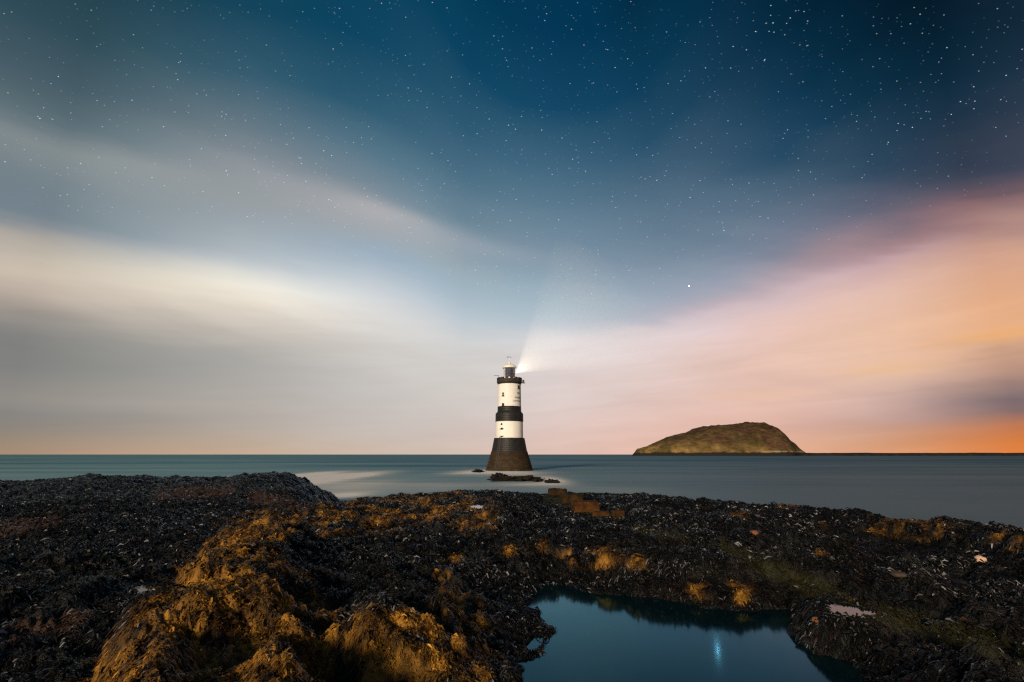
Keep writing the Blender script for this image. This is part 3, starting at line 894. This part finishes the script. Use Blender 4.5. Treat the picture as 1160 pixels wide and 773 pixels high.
M_STONE = courses_mat('weedy_stone_courses', (0.040, 0.024, 0.011), 0.46, 1.3, 0.4)
M_BLACK = courses_mat('black_painted_stone', (0.016, 0.0165, 0.018), 0.46, 1.2, 0.25, 0.55)
M_WHITE = courses_mat('white_painted_stone', (0.84, 0.82, 0.80), 0.46, 1.2, 0.05, 0.6, 0.92, 0.2)
M_PARA = courses_mat('dark_parapet_stone', (0.040, 0.034, 0.031), 0.40, 0.9, 0.3, 0.7)
M_IRON = simple('black_iron', (0.02, 0.02, 0.022), 0.5, 0.2, 4)
M_WMETAL = simple('white_painted_metal', (0.78, 0.76, 0.72), 0.4, 0.05, 3)
M_DOME = simple('white_dome_lead', (0.80, 0.78, 0.74), 0.4, 0.05, 2)
mg, tg, pg = mat_new('lantern_glass')
tgc = tg.new('ShaderNodeTexCoord').outputs['Object']
tg.put(pg.inputs['Base Color'], tg.mix(tg.mr(tg.noise(tgc, 1.2, 3), .35, .65), (0.05, 0.055, 0.10, 1), (0.085, 0.08, 0.13, 1)))
pg.inputs['Roughness'].default_value = 0.15; M_PANE = mg
ml, tl, pl = mat_new('lit_lantern_glass')
pl.inputs['Emission Color'].default_value = (1.0, 0.93, 0.80, 1); pl.inputs['Emission Strength'].default_value = 8
M_LIT = ml
M_WIN = simple('dark_window_glass', (0.02, 0.02, 0.02), 0.2, 0.3, 2)

# stepped foot: each course set back a little from the one below
def stepped(z0, z1, r0, r1, n, bow=1.0):
    P = []
    for i in range(n):
        f0 = i / n; f1 = (i + 1) / n
        rr_ = r0 + (r1 - r0) * (f0 ** bow)
        P.append((rr_, z0 + (z1 - z0) * f0)); P.append((rr_ - 0.02, z0 + (z1 - z0) * f1))
    return P


zb = -1.6
z533, z511, z496, z478, z469, z467, z461, z436, z428 = (lz(q) for q in (533.5, 511.5, 496.5, 478, 470, 467.5, 461, 436, 428.7))
P = [(lr(55.5, 533) + 0.25, zb)] + stepped(z533 - 0.4, z511, lr(55, 533), lr(40.5, 511), 13)
lathe('stepped_foot', P, M_STONE)
P = stepped(z511 + 0.003, z496, lr(40, 511), lr(34.2, 497), 8)
P += [(lr(33.4, 496.5), z496 + 0.001)]
o = lathe('tower_band', P, M_BLACK); o['label'] = 'lowest black band, stepped outward course by course'
rA = lr(31.0, 496); rB = lr(30.6, 478)
o = lathe('tower_band', [(rA, z496 + 0.004), (rB, z478)], M_WHITE, smooth=False); o['label'] = 'lower white band'
rC = lr(31.6, 478)
o = lathe('tower_band', [(rC, z478 + 0.003), (rC - 0.02, z469), (rC - 0.05, z469 + 0.25), (lr(27.6, 467), z467 + 0.1), (lr(26.8, 466), z467 + 0.35), (lr(26.6, 461), z461)], M_BLACK); o['label'] = 'middle black band with a sloping shoulder'
o = lathe('tower_band', [(lr(26.4, 461), z461 + 0.004), (lr(25.8, 436), z436)], M_WHITE); o['label'] = 'upper white band'
# parapet
rp = lr(28.4, 432)
zp_top = lz(430.3); zc_top = z428
lathe('parapet', [(lr(26.4, 436), z436 + 0.004), (rp - 0.25, z436 + 0.22), (rp, z436 + 0.45), (rp, zp_top), (rp - 0.35, zp_top), (rp - 0.35, z436 + 0.6)], M_PARA, cap=True)
par = bpy.data.objects['parapet']
nm = 16
for k in range(nm):
    a0 = 2 * math.pi * (k + 0.18) / nm; a1 = 2 * math.pi * (k + 0.82) / nm
    V = []; F = []
    sg = 5
    for i in range(sg + 1):
        a = a0 + (a1 - a0) * i / sg
        for r_, z_ in ((rp + 0.015, zp_top - 0.01), (rp + 0.015, zc_top), (rp - 0.36, zc_top), (rp - 0.36, zp_top - 0.01)): V.append((r_ * math.cos(a), r_ * math.sin(a), z_))
    for i in range(sg):
        for j in range(4):
            p0 = i * 4 + j; p1 = i * 4 + (j + 1) % 4; F.append((p0, p0 + 4, p1 + 4, p1))
    F += [(0, 1, 2, 3), (sg * 4 + 3, sg * 4 + 2, sg * 4 + 1, sg * 4)]
    link('merlon', V, F, M_PARA, par)

# lantern: white panelled landward side, dark glass towards the front and right
zl0, zl1 = z436 + 0.65, lz(417.2)
rl = lr(12.6, 424)
lathe('lantern_plinth', [(rl + 0.12, zl0), (rl + 0.12, zl0 + 1.2), (rl - 0.05, zl0 + 1.25)], M_WMETAL, 24)
NP = 12
zt = zl0 + 1.26
lan = lathe('lantern', [(rl * 0.96, zl1 - 0.12), (rl * 1.03, zl1 - 0.12), (rl * 1.03, zl1)], M_IRON, NP, a0=math.pi / NP)
for k in range(NP):
    a0 = 2 * math.pi * (k + 0.5) / NP; a1 = 2 * math.pi * (k + 1.5) / NP
    am = (a0 + a1) / 2
    facing_left = math.cos(am - math.pi * 1.03) > 0.62
    lit_right = math.cos(am - R(5)) > 0.90
    if lit_right: mt = M_LIT
    else: mt = M_WMETAL if facing_left else M_PANE
    r0 = rl * 0.97
    pts = [(r0 * math.cos(a), r0 * math.sin(a)) for a in (a0, a1)]
    ri = r0 - 0.04
    pin = [(ri * math.cos(a), ri * math.sin(a)) for a in (a0, a1)]
    zz = (zt, zl1 - 0.13)
    V = [(*pts[0], zz[0]), (*pts[1], zz[0]), (*pts[1], zz[1]), (*pts[0], zz[1]), (*pin[0], zz[0]), (*pin[1], zz[0]), (*pin[1], zz[1]), (*pin[0], zz[1])]
    F = [(0, 1, 2, 3), (7, 6, 5, 4), (0, 4, 5, 1), (3, 2, 6, 7), (0, 3, 7, 4), (1, 5, 6, 2)]
    o = link('blank_panel' if mt is M_WMETAL else 'pane', V, F, mt, lan)
    boxm('glazing_bar', (rl * 0.985 * math.cos(a0), rl * 0.985 * math.sin(a0), (zz[0] + zz[1]) / 2), (0.10, 0.10, zz[1] - zz[0]), M_IRON, lan, a0)
for f in (0.34, 0.67):
    z_ = zt + (zl1 - 0.13 - zt) * f
    lathe('glazing_ring', [(rl * 0.975, z_ - 0.035), (rl * 1.0, z_ - 0.035), (rl * 1.0, z_ + 0.035), (rl * 0.975, z_ + 0.035)], M_IRON, NP, lan, a0=math.pi / NP)
ap = lz(411.6)
re = lr(15.6, 417)
prof = [(re, zl1 - 0.02), (re, zl1 + 0.12)]
for i in range(1, 9):
    a = i / 8 * math.pi / 2
    prof.append((re * 0.98 * math.cos(a) + 0.10, zl1 + 0.12 + (ap - zl1 - 0.3) * (math.sin(a) * 0.85 + 0.15 * (1 - math.cos(a)))))
dome = lathe('dome_roof', prof, M_DOME, 36, smooth=True)
lathe('ventilator_ball', [(0.12, ap - 0.25), (0.30, ap - 0.05), (0.34, ap + 0.12), (0.26, ap + 0.32), (0.08, ap + 0.42)], M_DOME, 16, dome, smooth=True)
lathe('finial_rod', [(0.06, ap + 0.40), (0.05, lz(404.6))], M_WMETAL, 8, dome)
zv = lz(405.2)
vane = link('weather_vane', [(-0.62, -0.02, zv - 0.02), (-0.62, -0.02, zv + 0.26), (-0.25, -0.02, zv + 0.17), (0.40, -0.02, zv + 0.17), (0.55, -0.02, zv + 0.10), (0.40, -0.02, zv + 0.02), (-0.25, -0.02, zv + 0.04),
                             (-0.62, 0.02, zv - 0.02), (-0.62, 0.02, zv + 0.26), (-0.25, 0.02, zv + 0.17), (0.40, 0.02, zv + 0.17), (0.55, 0.02, zv + 0.10), (0.40, 0.02, zv + 0.02), (-0.25, 0.02, zv + 0.04)],
            [(0, 6, 5, 4, 3, 2, 1), (7, 8, 9, 10, 11, 12, 13)] + [(i, (i + 1) % 7, 7 + (i + 1) % 7, 7 + i) for i in range(7)], M_IRON, dome)
# gallery gear: a davit arm on the left, a fog horn bracket on the right
boxm('davit_arm', (lr(-1, 427) * 0 - rp - 0.1, -0.8, lz(426.2)), (1.3, 0.07, 0.10), M_IRON)
boxm('davit_post', (-rp + 0.45, -0.8, (lz(426.2) + zp_top) / 2), (0.08, 0.08, lz(426.2) - zp_top + 0.1), M_IRON)
fh = boxm('fog_horn', (rp + 0.34, -0.5, lz(432.6)), (0.55, 0.5, 0.75), M_IRON)
boxm('horn_bracket', (rp + 0.42, -0.5, lz(434.4)), (0.85, 0.3, 0.16), M_IRON, fh)


def on_wall(px, py, r_):
    """a spot on the round wall"""
    x = at_dist(px, py, LH_D)[0] - AX
    x = max(-r_ * 0.985, min(r_ * 0.985, x * (1 - r_ * 0.0)))
    a = math.asin(x / r_)
    return a, lz(py)


def window(px, py, r_, wd, ht, bars=True):
    a, z = on_wall(px, py, r_)
    def loc(dr, dz): return ((r_ + dr) * math.sin(a), -(r_ + dr) * math.cos(a), z + dz)
    fr = boxm('window', loc(0.02, 0), (wd, 0.16, ht), M_WIN, root, a)
    boxm('sill', loc(0.08, -ht / 2 - 0.06), (wd + 0.24, 0.22, 0.12), M_PARA, fr, a)
    if bars:
        boxm('window_frame', loc(0.11, 0.0), (wd, 0.03, 0.07), M_WMETAL, fr, a)
        boxm('window_frame', loc(0.113, 0.0), (0.06, 0.03, ht), M_WMETAL, fr, a)


ru = lr(26.0, 448)
window(570.2, 448.0, ru, 0.56, 0.85)
window(570.2, 459.4, lr(26.3, 459), 0.62, 0.62, False)
window(587.3, 439.4, ru, 0.62, 0.75, False)
window(568.6, 481.0, lr(30.6, 481), 0.32, 0.36, False)
for py in (486.5, 494.6):
    a, z = on_wall(568.8, py, lr(30.8, py)); r_ = lr(30.8, py)
    lg = boxm('iron_landing', ((r_ + 0.12) * math.sin(a), -(r_ + 0.12) * math.cos(a), z), (1.15, 0.34, 0.07), M_IRON, root, a)
    boxm('landing_bracket', ((r_ + 0.06) * math.sin(a), -(r_ + 0.06) * math.cos(a), z - 0.14), (0.6, 0.16, 0.16), M_IRON, lg, a)
window(568.8, 486.0, lr(30.8, 486) , 0.5, 0.30, False)

# ladder down the stepped foot below the landing
lad_V = []; lad_F = []
def lbox(c, s):
    b = len(lad_V)
    for dz in (-1, 1):
        for dx, dy in ((-1, -1), (1, -1), (1, 1), (-1, 1)): lad_V.append((c[0] + dx * s[0] / 2, c[1] + dy * s[1] / 2, c[2] + dz * s[2] / 2))
    for f in [(3, 2, 1, 0), (4, 5, 6, 7), (0, 1, 5, 4), (1, 2, 6, 5), (2, 3, 7, 6), (3, 0, 4, 7)]: lad_F.append(tuple(q + b for q in f))
for i in range(40):
    py = 496 + 36.5 * i / 39
    rr_ = np.interp(py, [496, 511.5, 533], [lr(34.4, 497), lr(40.6, 511), lr(55.6, 533)])
    xx = np.interp(py, [496, 533], [at_dist(566.8, 496, LH_D)[0], at_dist(562.5, 533, LH_D)[0]]) - AX
    yy = -math.sqrt(max(rr_ ** 2 - xx ** 2, 0.1)) - 0.10
    z = lz(py)
    for sx in (-0.22, 0.22): lbox((xx + sx, yy, z), (0.07, 0.12, (lz(496) - lz(532.5)) / 39 + 0.02))
    lbox((xx, yy - 0.02, z), (0.44, 0.06, 0.06))
link('ladder', lad_V, lad_F, M_IRON, root)

# warning lettering painted on the right-hand side of the upper white band
def letters(text, py, size, aR):
    cu = bpy.data.curves.new('lettering', 'FONT'); cu.body = text; cu.size = size; cu.align_x = 'CENTER'; cu.extrude = 0.004; cu.offset = 0.012
    ob = bpy.data.objects.new('lettering_source', cu); C.objects.link(ob)
    dg = bpy.context.evaluated_depsgraph_get(); dg.update()
    me = bpy.data.meshes.new_from_object(ob.evaluated_get(dg))
    bpy.data.objects.remove(ob)
    r_ = ru + 0.02
    for vv in me.vertices:
        a = aR + vv.co.x / r_; rad = r_ + vv.co.z
        z = lz(py) + vv.co.y - size * 0.35
        vv.co = (rad * math.sin(a), -rad * math.cos(a), z)
    me.materials.clear(); me.materials.append(M_IRON)
    o = bpy.data.objects.new('lettering', me); C.objects.link(o); o.parent = root; return o


aR = R(52)
o = letters('NO', 446.4, 0.62, aR); o['label'] = 'painted word NO'
o = letters('PASSAGE', 451.6, 0.62, aR); o['label'] = 'painted word PASSAGE'
o = letters('LANDWARD', 455.4, 0.62, aR); o['label'] = 'painted word LANDWARD'

# the lamp and its beam through the night air
zlamp = (zt + zl1) / 2 - 0.1
LAMP = Vector((AX + rl * 1.12, LH_D - 0.3, zlamp))
BDIR = Vector((0.81, -0.10, 0.64)).normalized()
BH = R(37.5)
sp = bpy.data.lights.new('lighthouse_lamp', 'SPOT'); sp.energy = 98000; sp.color = (1.0, 0.85, 0.60); sp.spot_size = BH * 2; sp.spot_blend = 0.25; sp.shadow_soft_size = 0.15
spo = bpy.data.objects.new('lighthouse_lamp', sp); C.objects.link(spo); spo.location = LAMP
spo.rotation_euler = BDIR.to_track_quat('-Z', 'Y').to_euler()
# misty air around the beam
q = BDIR.to_track_quat('Z', 'Y')
V = []; F = []
LB = 30.0; sg = 40
for s_, r_ in ((0.0, 0.02), (0.15, 0.12 * math.tan(BH)), (LB * 0.5, LB * 0.5 * math.tan(BH)), (LB, LB * math.tan(BH) * 0.92), (LB * 1.12, LB * 0.5)):
    for k in range(sg):
        a = 2 * math.pi * k / sg; V.append(tuple(LAMP + q @ Vector((r_ * math.cos(a), r_ * math.sin(a), s_))))
for i in range(4):
    for k in range(sg): F.append((i * sg + k, i * sg + (k + 1) % sg, (i + 1) * sg + (k + 1) % sg, (i + 1) * sg + k))
F.append(tuple(range(sg))[::-1]); F.append(tuple(4 * sg + k for k in range(sg)))
mv = bpy.data.materials.new('lit_sea_mist'); mv.use_nodes = True; mv.cycles.volume_sampling = 'EQUIANGULAR'; mv.cycles.homogeneous_volume = True
tv = NT(mv.node_tree); tv.n.clear()
vs_ = tv.new('ShaderNodeVolumePrincipled'); vs_.inputs['Color'].default_value = (1, 1, 1, 1)
vs_.inputs['Density'].default_value = 0.0018; vs_.inputs['Anisotropy'].default_value = 0.0
ov = tv.new('ShaderNodeOutputMaterial'); tv.l.new(vs_.outputs[0], ov.inputs['Volume'])
beam = link('light_beam', V, F, mv)
tag(beam, 'pale beam of light fanning out rightwards from the lighthouse lantern', 'light beam', kind='stuff')

# ------------------------------------------------------------------ rocks in the sea and loose stones
M_SROCK = simple('wet_dark_rock', (0.012, 0.011, 0.010), 0.6, 0.6, 0.9, 0.8, spec=0.2)
M_SROCK2 = simple('weedy_dark_rock', (0.013, 0.010, 0.006), 0.8, 0.9, 0.9, 0.8, spec=0.12)


def rock(name, loc, size, mat, seed, nseg=40, nring=22, rough=0.35, rz=0.0, flat=0.0, freq=1.4):
    V = []; F = []
    off = Vector((seed * 3.7, seed * 1.3, seed * 7.1))
    for i in range(nring + 1):
        th = math.pi * i / nring
        for k in range(nseg):
            a = 2 * math.pi * k / nseg
            d = Vector((math.sin(th) * math.cos(a), math.sin(th) * math.sin(a), math.cos(th)))
            n = mnoise.fractal(d * freq + off, 0.9, 2.1, 6) * rough + mnoise.noise(d * 0.8 + off) * rough * 0.6
            pnt = d * (1 + n)
            zz_ = pnt.z
            if flat and zz_ > flat: zz_ = flat + (zz_ - flat) * 0.25
            x, y, z = pnt.x * size[0], pnt.y * size[1], zz_ * size[2]
            V.append((x * math.cos(rz) - y * math.sin(rz), x * math.sin(rz) + y * math.cos(rz), z))
    for i in range(nring):
        for k in range(nseg):
            F.append((i * nseg + k, (i + 1) * nseg + k, (i + 1) * nseg + (k + 1) % nseg, i * nseg + (k + 1) % nseg))
    o = link(name, V, F, mat, None, True); o.location = loc
    return o


def sea_rock(px, py, hw, hgt, mat, seed, label, depth=3.0, rz=0.0):
    x, y = at_plane(px, py, 0); sx = hw / 580 * y * 1.0
    o = rock('sea_rock', (x, y + depth * 0.3, -0.1), (sx, depth, hgt), mat, seed, 90, 44, rough=0.5, rz=rz, freq=3.2)
    return tag(o, label, 'rock', 'rocks awash below the lighthouse')


sea_rock(588, 544.5, 27, 0.62, M_SROCK2, 2.3, 'long low dark reef rock with yellow weed lying before the lighthouse foot', 3.6, -0.05)
sea_rock(565, 540.8, 9, 0.62, M_SROCK, 4.1, 'small dark hump at the upper left end of the long reef rock', 3.5)
sea_rock(541.5, 535.0, 6, 0.6, M_SROCK, 5.2, 'small black rock awash left of the lighthouse foot', 4.0)
sea_rock(608, 545.8, 5.0, 0.55, M_SROCK, 7.7, 'little black rock just under the right end of the long reef rock', 1.6)
sea_rock(626, 547.3, 7.5, 0.5, M_SROCK, 9.4, 'flat black rock awash on the far right of the reef, in white foam', 1.5)

M_BLOCK_DARK = simple('rough_dark_brown_stone', (0.026, 0.014, 0.006), 0.9, 0.75, 3.0, 1.0, spec=0.1)
M_BLOCK_OLIVE = simple('rough_olive_brown_stone', (0.034, 0.020, 0.007), 0.9, 0.75, 3.0, 1.0, spec=0.1)
M_BLOCK = simple('rough_orange_brown_stone', (0.058, 0.025, 0.008), 0.9, 0.75, 3.0, 1.0, spec=0.1)


def ground_z(x, y): return float(height(np.array([x]), np.array([y]))[0])


def block(px0, px1, py_top, py_bot, dist, depth, label, rz=0.1, mat=M_BLOCK, seed=1):
    a = at_dist(px0, py_bot, dist); b = at_dist(px1, py_bot, dist); tp = at_dist((px0 + px1) / 2, py_top, dist)
    wd = b[0] - a[0]; cx = (a[0] + b[0]) / 2; cy = dist + depth / 2
    ht = tp[2] - a[2]
    zb_ = min(ground_z(cx, cy), ground_z(cx - wd * .4, cy - depth * .4), ground_z(cx + wd * .4, cy - depth * .4)) - 0.12
    H = tp[2] - zb_
    n = 14; V = []; idx = {}
    F = []
    def pt(i, j, k):
        key = (i, j, k)
        if key not in idx:
            u = Vector((i / n - .5, j / n - .5, k / n - .5)) * 2
            L = max(abs(u.x), abs(u.y), abs(u.z))
            # round the worn edges
            e = 0.09
            q_ = Vector([max(-1 + e, min(1 - e, c)) for c in u]); dd = u - q_
            if dd.length > 0: u = q_ + dd.normalized() * min(dd.length, e)
            p_ = Vector((u.x * wd / 2, u.y * depth / 2, (u.z + 1) / 2 * H))
            nn = mnoise.fractal(p_ * 2.2 + Vector((seed * 5.1, seed, 0)), 0.9, 2.0, 5) * 0.055
            p_ += Vector((u.x, u.y, u.z)).normalized() * nn
            idx[key] = len(V); V.append((p_.x * math.cos(rz) - p_.y * math.sin(rz), p_.x * math.sin(rz) + p_.y * math.cos(rz), p_.z))
        return idx[key]
    for a_ in range(n):
        for b_ in range(n):
            F.append((pt(a_, b_, 0), pt(a_, b_ + 1, 0), pt(a_ + 1, b_ + 1, 0), pt(a_ + 1, b_, 0)))
            F.append((pt(a_, b_, n), pt(a_ + 1, b_, n), pt(a_ + 1, b_ + 1, n), pt(a_, b_ + 1, n)))
            F.append((pt(a_, 0, b_), pt(a_ + 1, 0, b_), pt(a_ + 1, 0, b_ + 1), pt(a_, 0, b_ + 1)))
            F.append((pt(a_, n, b_), pt(a_, n, b_ + 1), pt(a_ + 1, n, b_ + 1), pt(a_ + 1, n, b_)))
            F.append((pt(0, a_, b_), pt(0, a_, b_ + 1), pt(0, a_ + 1, b_ + 1), pt(0, a_ + 1, b_)))
            F.append((pt(n, a_, b_), pt(n, a_ + 1, b_), pt(n, a_ + 1, b_ + 1), pt(n, a_, b_ + 1)))
    o = link('stone_block', V, F, mat, None, False); o.location = (cx, cy, zb_)
    return tag(o, label, 'stone block', 'squared stone blocks on the ledge')


block(622, 642.5, 554.5, 561.5, 24.5, 0.8, 'farthest of the squared stone blocks, standing at the edge of the sea', -0.06, M_BLOCK_DARK, seed=1)
block(636.5, 659, 560.5, 570.5, 22.2, 0.7, 'brown squared stone block between the farthest block and the largest one', 0.20, M_BLOCK_OLIVE, seed=2)
block(650, 680, 569, 580.5, 19.6, 0.75, 'largest orange squared stone block, nearest of the big three', 0.06, seed=3)
block(673, 692, 580.8, 584.5, 18.0, 0.5, 'low flat stone slab in front of the largest block', -0.12, seed=4)
block(696.5, 706.5, 579.2, 586.5, 18.0, 0.4, 'small cube of orange stone at the right end of the slab', 0.25, seed=5)

M_PALE = simple('pale_stone', (0.55, 0.36, 0.27), 0.8, 0.2, 6, 0.3)
M_ORST = simple('orange_stone', (0.16, 0.06, 0.022), 0.8, 0.3, 6, 0.3)
M_GRST = simple('brown_grey_stone', (0.045, 0.030, 0.020), 0.8, 0.3, 6, 0.4)


def stone(px, py, w_px, h_px, mat, seed, label, rz=0.0):
    d_ = ray(px, py + h_px * 0.3); tt = np.linspace(3.0, 28.0, 1600)
    gx_, gy_, gz_ = d_[0] * tt, d_[1] * tt, CAM_Z + d_[2] * tt
    hh = height(gx_, gy_); hit = np.argmax(gz_ < hh)
    x, y, z = float(gx_[hit]), float(gy_[hit]), float(hh[hit])
    s = w_px / 580 * y / 2; h = h_px / 580 * y / 2 * 1.1
    o = rock('loose_stone', (x, y, z + h * 0.55), (s, s * 0.8, h), mat, seed, 24, 14, 0.25, rz)
    return tag(o, label, 'stone', 'loose stones on the shore')


stone(1110.5, 635, 11, 7, M_PALE, 3.3, 'pale pinkish stone shining on the dark weed below the right rock wall')
stone(924.5, 704, 7, 6, M_ORST, 6.1, 'small orange stone beside the right bank of the tide pool')
stone(1018, 652, 17, 5, M_GRST, 8.2, 'long brown stone lying in the weed above the green patch', -0.3)
stone(855, 604, 8, 4.5, M_ORST, 2.2, 'small rusty stone among the weed above the green streak')

stone(634, 702, 9, 3.5, M_SROCK, 1.4, 'tiny black rock breaking the water near the left corner of the tide pool')
stone(952, 763, 16, 5, M_SROCK, 12.6, 'dark wet rock at the water line in the lower right of the tide pool', 0.4)
stone(906, 712, 12, 4, M_SROCK, 15.1, 'dark wet rock at the right margin of the tide pool below the pale puddle')

# ------------------------------------------------------------------ the bright star that mirrors in the pool
sa, se = depang(813, 737); se = se + 0.0
d = Vector((math.sin(sa) * math.cos(se), math.cos(sa) * math.cos(se), math.sin(se)))
ms, ts_, ps = mat_new('star_light')
ps.inputs['Base Color'].default_value = (0, 0, 0, 1); ps.inputs['Emission Color'].default_value = (0.45, 0.85, 1.0, 1); ps.inputs['Emission Strength'].default_value = 900
SD = 30000.0
V = []; F = []
for i in range(9):
    for k in range(12):
        th = math.pi * i / 8; a = 2 * math.pi * k / 12
        V.append((13 * math.sin(th) * math.cos(a), 13 * math.sin(th) * math.sin(a), 13 * math.cos(th)))
for i in range(8):
    for k in range(12): F.append((i * 12 + k, (i + 1) * 12 + k, (i + 1) * 12 + (k + 1) % 12, i * 12 + (k + 1) % 12))
star = link('star', V, F, ms); star.location = d * SD + Vector((0, 0, CAM_Z))
tag(star, 'brightest star, bluish white, above the island', 'star')
